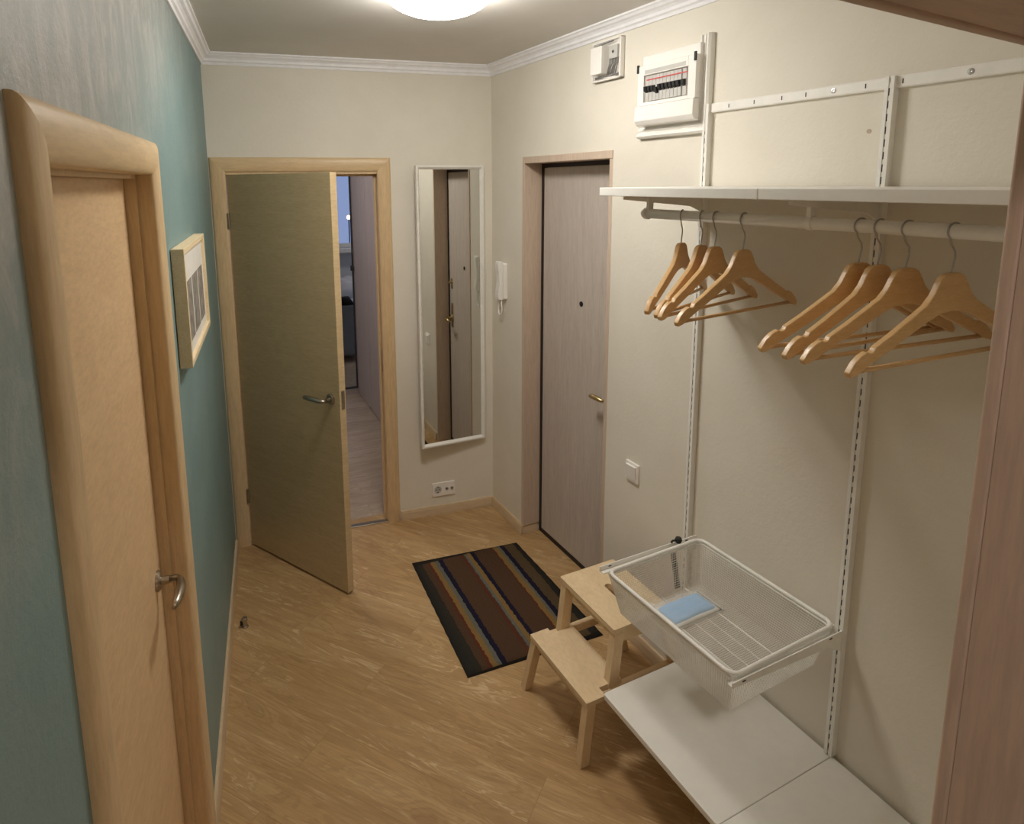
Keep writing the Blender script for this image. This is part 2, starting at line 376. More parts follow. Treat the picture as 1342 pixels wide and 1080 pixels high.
# ---------------------------------------------------------------- lever handle
def lever(parent, pos, out, along, length=0.115, mat='nickel', drop=0.0):
    """round rose + curved lever; out = unit normal, along = unit lever direction"""
    p = Vector(pos); out = Vector(out); al = Vector(along)
    q = out.to_track_quat('Z', 'Y').to_matrix().to_4x4(); q.translation = p
    h = obj('door_handle', lathe(bm_new(), [(0,0),(0.026,0),(0.026,0.006),(0.022,0.010),(0.010,0.011),(0.010,0.03),(0,0.03)], q, 28), M[mat], parent, smooth=False)
    pts = [p+out*0.028, p+out*0.048, p+out*0.056+al*0.012]
    n = 8
    for i in range(1, n+1):
        f = i/n; pts.append(p+out*(0.056+0.008*math.sin(f*PI))+al*(0.012+length*f)+Vector((0,0,0.006*math.sin(f*PI)-drop*f*f)))
    rad = [0.009,0.009,0.0095]+[0.0095-0.001*i/8+0.003*math.sin(PI*i/8) for i in range(1, 9)]
    rad[-1] = 0.006
    obj('lever', tube(bm_new(), pts, rad, 12), M[mat], h, smooth=True)
    return h

# ---------------------------------------------------------------- door_1: open door in the back wall
t = bpy.data.objects.new('door_1', None); COL.objects.link(t); put(t, BF); struct(t, 'pale wooden interior door standing open in the end wall', 'door')
def arch_prof(w, th): # cross section of a softly rounded casing: (across, out)
    return [(0,0)]+[(w*(1-math.cos(PI*i/16))/2, th*(0.22+0.78*math.sin(PI*i/16)**0.9)) for i in range(17)]+[(w,0)]
def soft(o):
    for p in o.data.polygons: p.use_smooth = True
    md = o.modifiers.new('crease', 'EDGE_SPLIT'); md.split_angle = R(40)
def casing(parent, xl, xr, zt, w, th, side, mats=('arch','arch_h'), xin=None):
    """mitred casing; side = +1 if 'out' is +y else -1"""
    pf = arch_prof(w, th)
    def leg(xo, sgn):
        b = bm_new()
        A = [b.verts.new((xo+sgn*u, side*v, 0)) for u, v in pf]; B = [b.verts.new((xo+sgn*u, side*v, zt-u)) for u, v in pf]
        b.faces.new(A); b.faces.new(B[::-1])
        for i in range(len(pf)):
            j = (i+1) % len(pf); b.faces.new((A[i], B[i], B[j], A[j]))
        return b
    for b_ in (leg(xl, 1), leg(xr, -1)):
        c = obj('door_casing', b_, M[mats[0]], parent); soft(c)
    b = bm_new()
    A = [b.verts.new((xl+u, side*v, zt-u)) for u, v in pf]; B = [b.verts.new((xr-u, side*v, zt-u)) for u, v in pf]
    b.faces.new(A); b.faces.new(B[::-1])
    for i in range(len(pf)):
        j = (i+1) % len(pf); b.faces.new((A[i], B[i], B[j], A[j]))
    soft(obj('door_casing', b, M[mats[1]], parent))
casing(t, 0.005, 0.930, 2.143, 0.075, 0.014, -1)
b = bm_new()
box(b, 0.062, 0.080, 0.0, 0.115, 0, 2.056); box(b, 0.855, 0.872, 0.0, 0.115, 0, 2.056); box(b, 0.062, 0.872, 0.0, 0.115, 2.056, 2.075)
box(b, 0.843, 0.855, 0.045, 0.085, 0, 2.056); box(b, 0.08, 0.855, 0.045, 0.085, 2.044, 2.056)
obj('door_frame', b, M['arch'], t)
obj('threshold_strip', box(bm_new(), 0.08, 0.855, -0.004, 0.030, 0.0, 0.006), M['nickel'], t, bevel=0.002)
obj('strike_plate', box(bm_new(), 0.8525, 0.856, 0.012, 0.034, 0.93, 1.06), M['nickel'], t)
leaf_a = -(1.020-BY)-0.0
leaf = obj('door_leaf', box(bm_new(), 0.0, 0.775, 0.0, 0.038, 0.012, 2.056), M['door_v'], t, bevel=0.002)
leaf.location = (0.083, -0.004, 0); leaf.rotation_euler = (0,0,leaf_a)
lever(leaf, (0.715, -0.0, 1.0), (0,-1,0), (-1,0,0), 0.12)
lever(leaf, (0.715, 0.038, 1.0), (0,1,0), (-1,0,0), 0.12)
obj('latch_plate', box(bm_new(), 0.7745, 0.7765, 0.010, 0.030, 0.955, 1.045), M['nickel'], leaf)
for z in (0.30, 1.82):
    h = obj('hinge', tube(bm_new(), [(0.081,-0.012,z-0.04),(0.081,-0.012,z+0.04)], 0.007, 12), M['nickel'], t)

# ---------------------------------------------------------------- door_2: left wall
t = bpy.data.objects.new('door_2', None); COL.objects.link(t); put(t, LF); struct(t, 'closed pale wooden door in the teal wall', 'door')
casing(t, 1.693, 2.645, 2.112, 0.082, 0.022, 1)
LX0, LX1, LZ, LO = 1.775, 2.563, 2.030, -0.052
b = bm_new()
box(b, 1.755, LX0, -0.09, 0.0, 0, LZ+0.02); box(b, LX1, 2.595, -0.09, 0.0, 0, LZ+0.02); box(b, 1.755, 2.595, -0.09, 0.0, LZ, LZ+0.02)
box(b, LX0, LX0+0.010, -0.09, -0.026, 0, LZ); box(b, LX1-0.010, LX1, -0.09, -0.026, 0, LZ); box(b, LX0, LX1, -0.09, -0.026, LZ-0.010, LZ)
obj('door_frame', b, M['arch'], t)
leaf = obj('door_leaf', box(bm_new(), LX0+0.013, LX1-0.013, LO-0.036, LO, 0.010, LZ-0.0105), M['leftdoor'], t)
lever(leaf, (LX0+0.068, LO, 1.0), (0,1,0), (1,0,0), 0.115)

# ---------------------------------------------------------------- door_3: entrance
t = bpy.data.objects.new('door_3', None); COL.objects.link(t); put(t, RF); struct(t, 'whitewashed oak entrance door set deep in the right wall', 'door')
b = bm_new(); O = -0.107
box(b, -0.13, 0.006, 0.515, 0.533, 0.05, 2.105); box(b, -0.13, 0.002, 1.240, 1.262, 0.0, 2.105); box(b, -0.13, 0.006, 0.515, 1.262, 2.100, 2.134)
obj('door_frame', b, M['entr_frame'], t, bevel=0.002)
b = bm_new()
box(b, -0.128, O+0.004, 0.533, 0.552, 0.0, 2.100); box(b, -0.128, O+0.004, 1.221, 1.240, 0.0, 2.100); box(b, -0.128, O+0.004, 0.533, 1.240, 2.080, 2.100); box(b, -0.128, O+0.004, 0.533, 1.240, 0.0, 0.022)
obj('door_seal', b, M['gasket'], t)
leaf = obj('door_leaf', box(bm_new(), -0.128, O, 0.5535, 1.2195, 0.024, 2.078), M['entr'], t)
q = Matrix.Translation((O, 0.906, 1.405)) @ Matrix.Rotation(PI/2, 4, 'Y')
h = obj('peephole', lathe(bm_new(), [(0,0),(0.013,0),(0.013,0.004),(0.008,0.005),(0,0.003)], q, 20), M['black'], leaf)
# lever on a long plate near the closing edge
b = bm_new(); prism(b, rrect(1.152, 1.184, 0.925, 1.11, 0.012), lambda u,v,t_: (O+t_, u, v), 0, 0.005)
pl = obj('lock_plate', b, M['brass'], leaf)
lever(leaf, (O+0.005, 1.168, 0.995), (1,0,0), (0,-1,0), 0.085, 'brass', 0.004)
b = bm_new(); prism(b, rrect(1.154, 1.182, 1.22, 1.30, 0.012), lambda u,v,t_: (O+t_, u, v), 0, 0.006)
lathe(b, [(0,0),(0.009,0),(0.009,0.02),(0,0.022)], Matrix.Translation((O+0.006,1.168,1.27)) @ Matrix.Rotation(PI/2,4,'Y'), 14)
obj('deadbolt_knob', b, M['brass'], leaf)

# ---------------------------------------------------------------- door_4: frame of the near doorway
t = bpy.data.objects.new('door_4', None); COL.objects.link(t); part_frame(t); struct(t, 'pinkish wooden frame of the doorway in the right foreground', 'door')
obj('door_jamb', box(bm_new(), 0.002, 0.024, -0.256, -0.016, 0, HZ+0.02), M['jamb'], t)
obj('door_jamb', box(bm_new(), -OW-0.022, -OW, -0.256, -0.016, 0, HZ+0.02), M['jamb'], t)
obj('door_header', box(bm_new(), -OW, 0.002, -0.256, -0.016, HZ, HZ+0.02), M['jamb_h'], t)
obj('door_casing', box(bm_new(), 0.0, 0.075, -0.016, 0.0, 0, HZ+0.075), M['jamb'], t, bevel=0.004)
obj('door_casing', box(bm_new(), -OW, 0.0, -0.016, 0.0, HZ-0.002, HZ+0.075), M['jamb_h'], t, bevel=0.004)

# ---------------------------------------------------------------- mirror
# hangs by its right edge close to the wall, left edge standing a little proud
MT = 0.114
t = thing('wall_mirror', 'tall narrow mirror in a white frame on the end wall', 'mirror', on_back(1.460, 0.004, 0.462), MT)
w_, h_ = 0.408, 1.638
def ring_frame(b, x0, x1, z0, z1, wd, y0, y1, lip=0.006):
    # outer box ring with sloping inner face
    O_ = [(x0,z0),(x1,z0),(x1,z1),(x0,z1)]; I_ = [(x0+wd,z0+wd),(x1-wd,z0+wd),(x1-wd,z1-wd),(x0+wd,z1-wd)]
    I2 = [(x0+wd*0.45,z0+wd*0.45),(x1-wd*0.45,z0+wd*0.45),(x1-wd*0.45,z1-wd*0.45),(x0+wd*0.45,z1-wd*0.45)]
    loops = [[b.verts.new((x, y1, z)) for x, z in O_], [b.verts.new((x, y0, z)) for x, z in O_], [b.verts.new((x, y0, z)) for x, z in I2], [b.verts.new((x, y0-(y0-y1)*0.55, z)) for x, z in I_], [b.verts.new((x, y1, z)) for x, z in I_]]
    for k_ in range(5):
        A = loops[k_]; B = loops[(k_+1) % 5]
        for i in range(4):
            j = (i+1) % 4; b.faces.new((A[i], A[j], B[j], B[i]))
    return b
obj('mirror_frame', ring_frame(bm_new(), -w_, 0, 0, h_, 0.022, -0.026, 0.0), M['white'], t, bevel=0.0015)
obj('mirror_glass', box(bm_new(), -w_+0.0215, -0.0215, -0.012, -0.004, 0.0215, h_-0.0215), M['mirror'], t)
obj('hanging_block', frustum(bm_new(), (-w_+0.10, 0.010, h_-0.12), (-w_+0.10, 0.010, h_-0.06), 0.03, 0.03, 0.024, 0.024), M['birch'], t)

# ---------------------------------------------------------------- double socket
t = thing('wall_socket', 'white double socket plate low on the end wall', 'socket', on_back(1.199, 0.0, 0.160))
b = bm_new(); prism(b, rrect(-0.071, 0.071, -0.042, 0.042, 0.006), lambda u,v,t_: (u, -t_, v), 0, 0.009)
obj('socket_plate', b, M['whiteplastic'], t, bevel=0.0015)
b = bm_new(); ry = Matrix.Translation((-0.036,-0.009,0)) @ Matrix.Rotation(PI/2, 4, 'X')
lathe(b, [(0.021,0),(0.0225,0.002),(0.021,0.003),(0.019,0.0),(0,0.0005)], ry, 28)
s = obj('power_outlet', b, M['greyplastic'], t)
b = bm_new()
for dx in (-0.0095, 0.0095): lathe(b, [(0,0.0022),(0.003,0.0022),(0.003,0.0005),(0,0.0005)], ry @ Matrix.Translation((dx,0,0)), 10)
for dz in (-0.018, 0.018): box(b, -0.039, -0.033, -0.0125, -0.009, dz-0.0025, dz+0.0025)
obj('outlet_contacts', b, M['hole'], s)
for dx in (0.020, 0.052):
    b = bm_new(); rz = Matrix.Translation((dx,-0.009,0)) @ Matrix.Rotation(PI/2, 4, 'X')
    lathe(b, [(0.011,0),(0.011,0.003),(0.007,0.003),(0.007,0),(0,0)], rz, 18)
    j = obj('aerial_jack', b, M['greyplastic'], t)
    obj('jack_core', lathe(bm_new(), [(0,0.001),(0.0035,0.001),(0.0035,0.004),(0,0.004)], rz, 12), M['hole'], j)

# ---------------------------------------------------------------- intercom handset
t = thing('intercom_handset', 'white intercom handset with a looped cord beside the entrance door', 'intercom', on_right(0, 0.312, 1.352))
b = bm_new(); prism(b, rrect(-0.029, 0.029, -0.008, 0.200, 0.010), lambda u,v,t_: (t_, u, v), 0.0, 0.026)
obj('handset_base', b, M['whiteplastic'], t, bevel=0.003)
pr_ = [(0.026,-0.012),(0.050,-0.010),(0.056,0.02),(0.050,0.06),(0.046,0.10),(0.050,0.15),(0.056,0.19),(0.048,0.212),(0.026,0.210)]
b = bm_new(); prism(b, pr_, lambda u,v,t_: (u, t_, v), -0.022, 0.022)
obj('handset', b, M['whiteplastic'], t, bevel=0.005, seg=3)
pts = [(0.03, -0.010, -0.008),(0.03,-0.016,-0.035),(0.03,-0.024,-0.065),(0.03,-0.022,-0.090),(0.03,-0.006,-0.102),(0.03,0.012,-0.092),(0.03,0.018,-0.065),(0.03,0.014,-0.035),(0.03,0.010,-0.008)]
obj('cord', tube(bm_new(), pts, 0.0042, 10), M['whiteplastic'], t, smooth=True)

# ---------------------------------------------------------------- light switch
t = thing('light_switch', 'square white light switch to the right of the entrance door', 'switch', on_right(0, 1.452, 0.780))
b = bm_new(); prism(b, rrect(-0.040, 0.040, -0.042, 0.042, 0.005), lambda u,v,t_: (t_, u, v), 0.0, 0.010)
obj('switch_plate', b, M['whiteplastic'], t, bevel=0.002)
b = bm_new(); prism(b, [(0.010,-0.031),(0.013,-0.031),(0.019,0.031),(0.010,0.031)], lambda u,v,t_: (u, t_, v), -0.029, 0.029)
obj('rocker', b, M['whiteplastic'], t, bevel=0.001)

# ---------------------------------------------------------------- open junction box
t = thing('junction_box', 'small opened junction box with exposed relay near the ceiling', 'box', on_right(0, 1.225, 2.50))
b = bm_new(); box(b, 0, 0.006, -0.095, 0.095, -0.08, 0.08)
for (y0,y1,z0,z1) in ((-0.095,-0.089,-0.08,0.08),(0.085,0.095,-0.08,0.08),(-0.095,0.095,-0.08,-0.074),(-0.095,0.095,0.074,0.08)): box(b, 0, 0.022, y0, y1, z0, z1)
obj('box_tray', b, M['whiteplastic'], t, bevel=0.001)
obj('relay_block', box(bm_new(), 0.006, 0.050, -0.070, 0.005, -0.055, 0.055), M['whiteplastic'], t, bevel=0.003)
obj('terminal_block', box(bm_new(), 0.006, 0.022, 0.020, 0.072, 0.0, 0.052), M['greyplastic'], t, bevel=0.002)
b = bm_new(); random.seed(4)
for k_ in range(7):
    y = 0.016+0.009*k_; tube(b, [(0.012,y-0.02,-0.06),(0.024,y,-0.045+0.004*(k_%3)),(0.020,y+0.006,-0.02),(0.014,y,0.002)], 0.0022, 6)
for k_ in range(4):
    tube(b, [(0.014,-0.08,-0.068+0.003*k_),(0.026,-0.02,-0.066),(0.026,0.03,-0.069),(0.012,0.078,-0.066+0.002*k_)], 0.002, 6)
tube(b, [(0.014,-0.08,0.066),(0.026,-0.02,0.064),(0.024,0.05,0.068)], 0.003, 6)
obj('wiring', b, plain('grey_cable', (120,118,116), 0.5), t)
obj('socket_hole', lathe(bm_new(), [(0,0.0),(0.006,0.0),(0.006,0.001),(0,0.001)], Matrix.Translation((0.0225,0.046,0.026)) @ Matrix.Rotation(PI/2,4,'Y'), 12), M['hole'], t)

# ---------------------------------------------------------------- fuse box and its corner moulding
t = thing('fuse_box', 'white fuse box with a row of black breaker switches', 'fuse box', on_right(0, 1.610, 2.345))
obj('back_box', box(bm_new(), 0, 0.030, -0.145, 0.145, -0.125, 0.125), M['whiteplastic'], t, bevel=0.003)
b = bm_new()   # front cover with an opening
for (y0,y1,z0,z1) in ((-0.148,-0.115,-0.060,0.085),(0.112,0.148,-0.060,0.085),(-0.115,0.112,0.050,0.085),(-0.115,0.112,-0.060,-0.048)): box(b, 0.030, 0.050, y0, y1, z0, z1)
obj('front_cover', b, M['whiteplastic'], t, bevel=0.0015)
b = bm_new(); prism(b, [(0.030,-0.135),(0.048,-0.132),(0.060,-0.115),(0.058,-0.062),(0.030,-0.060)], lambda u,v,t_: (u, t_, v), -0.153, 0.150)
obj('lower_flap', b, M['whiteplastic'], t, bevel=0.003)
obj('label_strip', box(bm_new(), 0.050, 0.0508, -0.108, 0.100, 0.040+0.014, 0.068), M['greyplastic'], t)
obj('breaker_panel', box(bm_new(), 0.030, 0.036, -0.115, 0.112, -0.048, 0.050), M['whiteplastic'], t)
obj('warning_line', box(bm_new(), 0.0475, 0.0488, -0.100, 0.108, 0.030, 0.034), plain('red_print', (200,70,60), 0.5), t)
n_b = 11
for k_ in range(n_b):
    y = -0.098+k_*0.0185+(0.006 if k_ == n_b-1 else 0)
    br = obj('circuit_breaker', box(bm_new(), 0.036, 0.047, y-0.0088, y+0.0088, -0.045, 0.046), M['greyplastic'], t, bevel=0.001)
    zz = -0.004 if k_ != 3 else -0.012
    b = bm_new(); prism(b, [(0.047,-0.010+zz),(0.058,-0.004+zz),(0.060,0.012+zz),(0.047,0.014+zz)], lambda u,v,t_: (u, t_, v), y-0.0065, y+0.0065)
    obj('toggle', b, M['black'], br)
for y in (-0.1465, 0.1445): obj('hinge_clip', box(bm_new(), 0.048, 0.054, y-0.004, y+0.004, 0.062, 0.092), M['black'], t)
t = thing('corner_moulding', 'cream L-shaped moulding strip below and right of the fuse box', 'molding', on_right(0, 1.610, 2.345))
mp = [(0,0),(0,0.012),(0.010,0.014),(0.013,0.007),(0.018,0.007),(0.021,0.015),(0.027,0.015),(0.030,0.008),(0.035,0.008),(0.040,0.022),(0.048,0.024),(0.055,0.018),(0.057,0)]
def Lprof(fn, t0, t1): return prism(bm_new(), mp, fn, t0, t1)
A_ = bm_new()
pf = mp
Q0 = [A_.verts.new((v, -0.180, -0.122-u)) for u, v in pf]; Q1 = [A_.verts.new((v, 0.124+u, -0.122-u)) for u, v in pf]; Q2 = [A_.verts.new((v, 0.124+u, 0.150)) for u, v in pf]
for P_, Q_ in ((Q0, Q1), (Q1, Q2)):
    for i in range(len(pf)):
        j = (i+1) % len(pf); A_.faces.new((P_[i], Q_[i], Q_[j], P_[j]))
A_.faces.new(Q0); A_.faces.new(Q2[::-1])
o = obj('moulding_strip', A_, M['white'], t)

# ---------------------------------------------------------------- shelving rails on the wall
S1, S2 = 1.783, 2.396
t = thing('suspension_rail', 'slotted white top rail screwed level across the right wall', 'rail', on_right(0, S1, 2.247))
b = bm_new(); prism(b, [(0,-0.015),(0.010,-0.015),(0.012,-0.012),(0.012,0.012),(0.010,0.015),(0,0.015)], lambda u,v,t_: (u, t_, v), -0.015, 1.32)
obj('rail_bar', b, M['white'], t)
for k_ in range(3):
    q = Matrix.Translation((0.012, 0.48+0.265*0+0.31*k_ if k_ else 0.455, 0)) @ Matrix.Rotation(PI/2,4,'Y')
    obj('screw', lathe(bm_new(), [(0,0.001),(0.003,0.0015),(0.007,0.0012),(0.0075,0)], q, 16), M['wire'], t)
for y in (0.09, 0.19, 0.29, 0.37, 0.545, 0.64, 0.98, 1.1): obj('rail_slot', box(bm_new(), 0.012, 0.0126, y-0.0015, y+0.0015, -0.006, 0.006), M['hole'], t)
def upright(s, z0, z1, label):
    t = thing('wall_upright', label, 'rail', on_right(0, s, z0), group='slotted white shelving uprights')
    b = bm_new(); L = z1-z0
    # U channel with two front lips
    box(b, 0.0, 0.003, -0.012, 0.012, 0, L); box(b, 0.003, 0.022, -0.012, -0.0095, 0, L); box(b, 0.003, 0.022, 0.0095, 0.012, 0, L)
    box(b, 0.0195, 0.022, -0.0095, -0.0022, 0, L); box(b, 0.0195, 0.022, 0.0022, 0.0095, 0, L)
    obj('channel', b, M['white'], t)
    b = bm_new(); k_ = 0.02
    while k_ < L-0.02:
        box(b, 0.016, 0.0190, -0.0040, 0.0040, k_, k_+0.019); k_ += 0.032
    obj('slot_row', b, M['hole'], t)
    b = bm_new(); k_ = 0.02
    while k_ < L-0.02:
        box(b, 0.0185, 0.0200, -0.0024, 0.0024, k_+0.019, k_+0.032); k_ += 0.032
    obj('slot_bridges', b, M['white'], t)
    return t
upright(S1, 0.285, 2.262, 'slotted white upright nearer the fuse box')
upright(S2, 0.274, 2.262, 'slotted white upright nearer the camera, behind the second group of hangers')
t = thing('wall_plug', 'tiny empty wall plug hole left of the nearer upright', 'plug', on_right(0, 2.340, 2.130))
obj('plug_rim', lathe(bm_new(), [(0.0035,0),(0.006,0),(0.006,0.0015),(0.0035,0.0015)], Matrix.Rotation(PI/2,4,'Y'), 14), plain('beige_plug', (205,180,150), 0.6), t)
obj('plug_hole', lathe(bm_new(), [(0,0.0006),(0.0035,0.0006),(0.0035,0),(0,0)], Matrix.Rotation(PI/2,4,'Y'), 12), M['greyplastic'], t)

# shelves
def shelf(s0, s1, z, d, label, r=0.012, th=0.020, flange=0.03, skew=0.0):
    t = thing('shelf_board', label, 'shelf', on_right(0.012, s0, z), skew)
    L = s1-s0
    b = bm_new(); prism(b, rrect(0.0, d, 0.0, L, r), lambda u,v,t_: (u, v, t_), -th, 0)
    obj('board', b, M['whiteshelf'], t, bevel=0.002)
    return t
UT = 1.984
t = shelf(S1-0.058, S2-0.048, UT, 0.405, 'white upper shelf board above the four far hangers', r=0.003, th=0.027)
t = shelf(S2-0.0465, 2.985, UT, 0.405, 'white upper shelf board above the near hangers', r=0.003, th=0.027)
t = shelf(1.903, S2+0.0075, 0.272, 0.475, 'white low shelf board beside the step stool', r=0.010, th=0.020)
t = shelf(S2+0.0090, 2.995, 0.272, 0.475, 'white low shelf board cut by the lower edge of the photo', r=0.003, th=0.020)

def shelf_bracket(s, z, L, label, group):
    t = thing('shelf_bracket', label, 'bracket', on_right(0.022, s, z), group=group)
    b = bm_new(); prism(b, [(0,0.0),(L,0.0),(L,-0.012),(0.05,-0.040),(0,-0.060)], lambda u,v,t_: (u, t_, v), -0.0035, 0.0035)
    obj('bracket_arm', b, M['white'], t, bevel=0.001)
for s in (S1, S2): shelf_bracket(s, UT-0.0275, 0.34, 'white bracket arm under the upper shelf at the %s upright' % ('far' if s == S1 else 'near'), 'upper shelf brackets')
for s in (S2,): shelf_bracket(s+0.0, 0.2515, 0.38, 'white bracket arm under the lower shelf joint', None)

# clothes rail
RO, RZ, RR = 0.275, 1.898, 0.0155
t = thing('clothes_rail', 'white round clothes rail hanging below the upper shelf', 'rail', on_right(RO, 1.800, RZ))
obj('rail_tube', tube(bm_new(), [(0,0,0),(0,1.19,0)], RR, 24), M['white'], t, smooth=True)
obj('end_cap', lathe(bm_new(), [(0,-0.022),(0.012,-0.020),(0.019,-0.008),(0.019,0.006),(0,0.008)], Matrix.Rotation(-PI/2,4,'X'), 24), M['whiteplastic'], t, smooth=True)
for y, hz in ((0.010, 0), (0.590, 0), (1.17, 0)):
    b = bm_new(); box(b, -0.010, 0.010, y-0.006, y+0.006, RR*0.8, UT-0.0275-RZ)
    obj('rail_support', b, M['white'], t, bevel=0.001)
obj('rail_joint', tube(bm_new(), [(0,0.585,0),(0,0.60,0)], RR+0.0025, 24), M['whiteplastic'], t)

# ---------------------------------------------------------------- hangers
def make_hanger():
    t = thing('clothes_hanger', '', 'hanger')
    HL = 0.257; zc = lambda z: -0.084-(abs(z)-0.092)*0.95
    up_ = [(0.0,-0.092),(0.017,-0.093),(0.030,-0.100),(0.039,-0.115),(0.050,-0.136),(0.068,-0.156),(0.102,-0.177),(0.150,-0.206),(0.192,-0.229),(0.196,-0.237),(0.204,-0.240),(0.213,-0.236),(0.228,-0.243),(0.243,-0.256),(HL,-0.276)]
    lo_ = [(HL-0.004,-0.287),(0.236,-0.283),(0.215,-0.270),(0.150,-0.237),(0.100,-0.211),(0.060,-0.190),(0.030,-0.178),(0.0,-0.174)]
    up_ = [(x, zc(z)) for x, z in up_]; lo_ = [(x, zc(z)) for x, z in lo_]
    out = up_ + lo_ + [(-x, z) for x, z in reversed(lo_[:-1])] + [(-x, z) for x, z in reversed(up_[1:])]
    b = bm_new()
    prism(b, out, lambda u,v,t_: (u, t_+0.05*0*u*u, v), -0.0075, 0.0075)
    obj('hanger_body', b, M['hanger'], t, bevel=0.0025, seg=3)
    obj('trouser_bar', tube(bm_new(), [(-HL+0.014,0,zc(-0.276)),(HL-0.014,0,zc(-0.276))], 0.0050, 12), M['hanger'], t, smooth=True)
    pts = []
    cr = RR+0.0022
    for a in range(25, 236, 15): pts.append((cr*math.cos(R(a)), 0, cr*math.sin(R(a))))
    x_, z_ = pts[-1][0], pts[-1][2]
    pts += [(-0.006,0,-0.026),(0.0045,0,-0.040),(0.0065,0,-0.052),(0.003,0,-0.066),(0,0,-0.078),(0,0,-0.095)]
    obj('hook', tube(bm_new(), pts, 0.0019, 10), M['wire'], t, smooth=True)
    return t
def dup(root, label, group):
    r = root.copy(); COL.objects.link(r); r['label'] = label; r['group'] = group
    for ch in list(root.children):
        c = ch.copy(); COL.objects.link(c); c.parent = r
    return r
HG = [ (1.957,0.46,'wooden clothes hanger at the far end of the rail, first from the left'),
       (2.038,0.34,'wooden clothes hanger second from the far end of the rail'),
       (2.091,0.22,'wooden clothes hanger third from the far end, close behind the fourth'),
       (2.191,0.08,'wooden clothes hanger in front of the far group, fourth from the left'),
       (2.517,-0.205,'wooden clothes hanger that starts the near group, fifth from the left'),
       (2.561,-0.12,'wooden clothes hanger sixth from the left, overlapping the fifth'),
       (2.621,-0.20,'pale wooden clothes hanger second from the right end'),
       (2.710,-0.16,'pinkish wooden clothes hanger nearest the camera, rightmost on the rail')]
h0 = make_hanger()
for i, (s, ph, lab) in enumerate(HG):
    h = h0 if i == 0 else dup(h0, lab, '')
    if i > 3: h.scale = (1.01, 1.0, 1.01)
    h['label'] = lab; h['group'] = 'wooden hangers on the clothes rail'
    put(h, on_right(RO, s, RZ), 0)
    # local +x must point towards the wall (hook opening); ph turns it
    h.rotation_euler = (0, (0.0, 0.0, 0.0, -0.01, -0.032, -0.035, -0.038, -0.045)[i], PI+WY+PI+ph)

# ---------------------------------------------------------------- wire basket on runners
BZ, BTOP = 0.555, 0.700
bx = [(0.010,1.856),(0.452,1.878),(0.432,2.408),(-0.004+0.026,2.372)]  # (o, s): wall far, room far, room near, wall near
cx_ = sum(p[0] for p in bx)/4; cy_ = sum(p[1] for p in bx)/4
t = thing('mesh_basket', 'white wire mesh drawer basket holding a blue packet', 'basket', on_right(0.237, 2.126, BZ), 0.025)
hx, hy = 0.213, 0.258     # half depth, half length at the rim
ix, iy = 0.180, 0.225     # at the bottom
D_ = BTOP-BZ
def rim(z, hx_, hy_, r=0.03): return [(u, v, z) for u, v in rrect(-hx_, hx_, -hy_, hy_, r, 6)]
obj('rim', tube(bm_new(), rim(D_, hx, hy), 0.0065, 10, closed=True), M['white'], t, smooth=True)
obj('rim_flange', tube(bm_new(), rim(D_-0.012, hx-0.002, hy-0.002), 0.0032, 8, closed=True), M['white'], t, smooth=True)
def mesh_quad(b, p00, p10, p11, p01, n, m_):
    p00, p10, p11, p01 = map(Vector, (p00,p10,p11,p01))
    g = [[b.verts.new((p00*(1-i/n)+p10*(i/n))*(1-j/m_)+(p01*(1-i/n)+p11*(i/n))*(j/m_)) for j in range(m_+1)] for i in range(n+1)]
    for i in range(n):
        for j in range(m_): b.faces.new((g[i][j], g[i+1][j], g[i+1][j+1], g[i][j+1]))
b = bm_new(); ps = 0.0072
nx, ny, nz = int(2*ix/ps), int(2*iy/ps), int(D_/ps)
mesh_quad(b, (-ix,-iy,0),(ix,-iy,0),(ix,iy,0),(-ix,iy,0), nx, ny)
r1, r0 = (hx, hy), (ix, iy)
mesh_quad(b, (-ix,-iy,0),(ix,-iy,0),(hx,-hy,D_),(-hx,-hy,D_), nx, nz)
mesh_quad(b, (ix,iy,0),(-ix,iy,0),(-hx,hy,D_),(hx,hy,D_), nx, nz)
mesh_quad(b, (ix,-iy,0),(ix,iy,0),(hx,hy,D_),(hx,-hy,D_), ny, nz)
mesh_quad(b, (-ix,iy,0),(-ix,-iy,0),(-hx,-hy,D_),(-hx,hy,D_), ny, nz)
bmesh.ops.remove_doubles(b, verts=b.verts[:], dist=0.0008)
o = obj('wire_mesh', b, M['white'], t)
wf = o.modifiers.new('wires', 'WIREFRAME'); wf.thickness = 0.0024; wf.use_replace = True; wf.use_even_offset = False
b = bm_new()
for x in (-0.11, -0.055, 0.0, 0.055, 0.11): tube(b, [(x,-iy,0.0015),(x,iy,0.0015)], 0.0018, 6)
obj('floor_wires', b, M['white'], t)
# ribbed strip on the far side
b = bm_new()
for k_ in range(16): box(b, -0.006-0.014, 0.006-0.004, 0, 0.003, 0.004+k_*0.0083, 0.009+k_*0.0083)
o = obj('ribbed_strip', b, M['black'], t); o.location = (-0.075, -iy-0.006, 0.0); o.rotation_euler = (R(13), 0, 0)
o['label'] = 'small black ribbed strip'
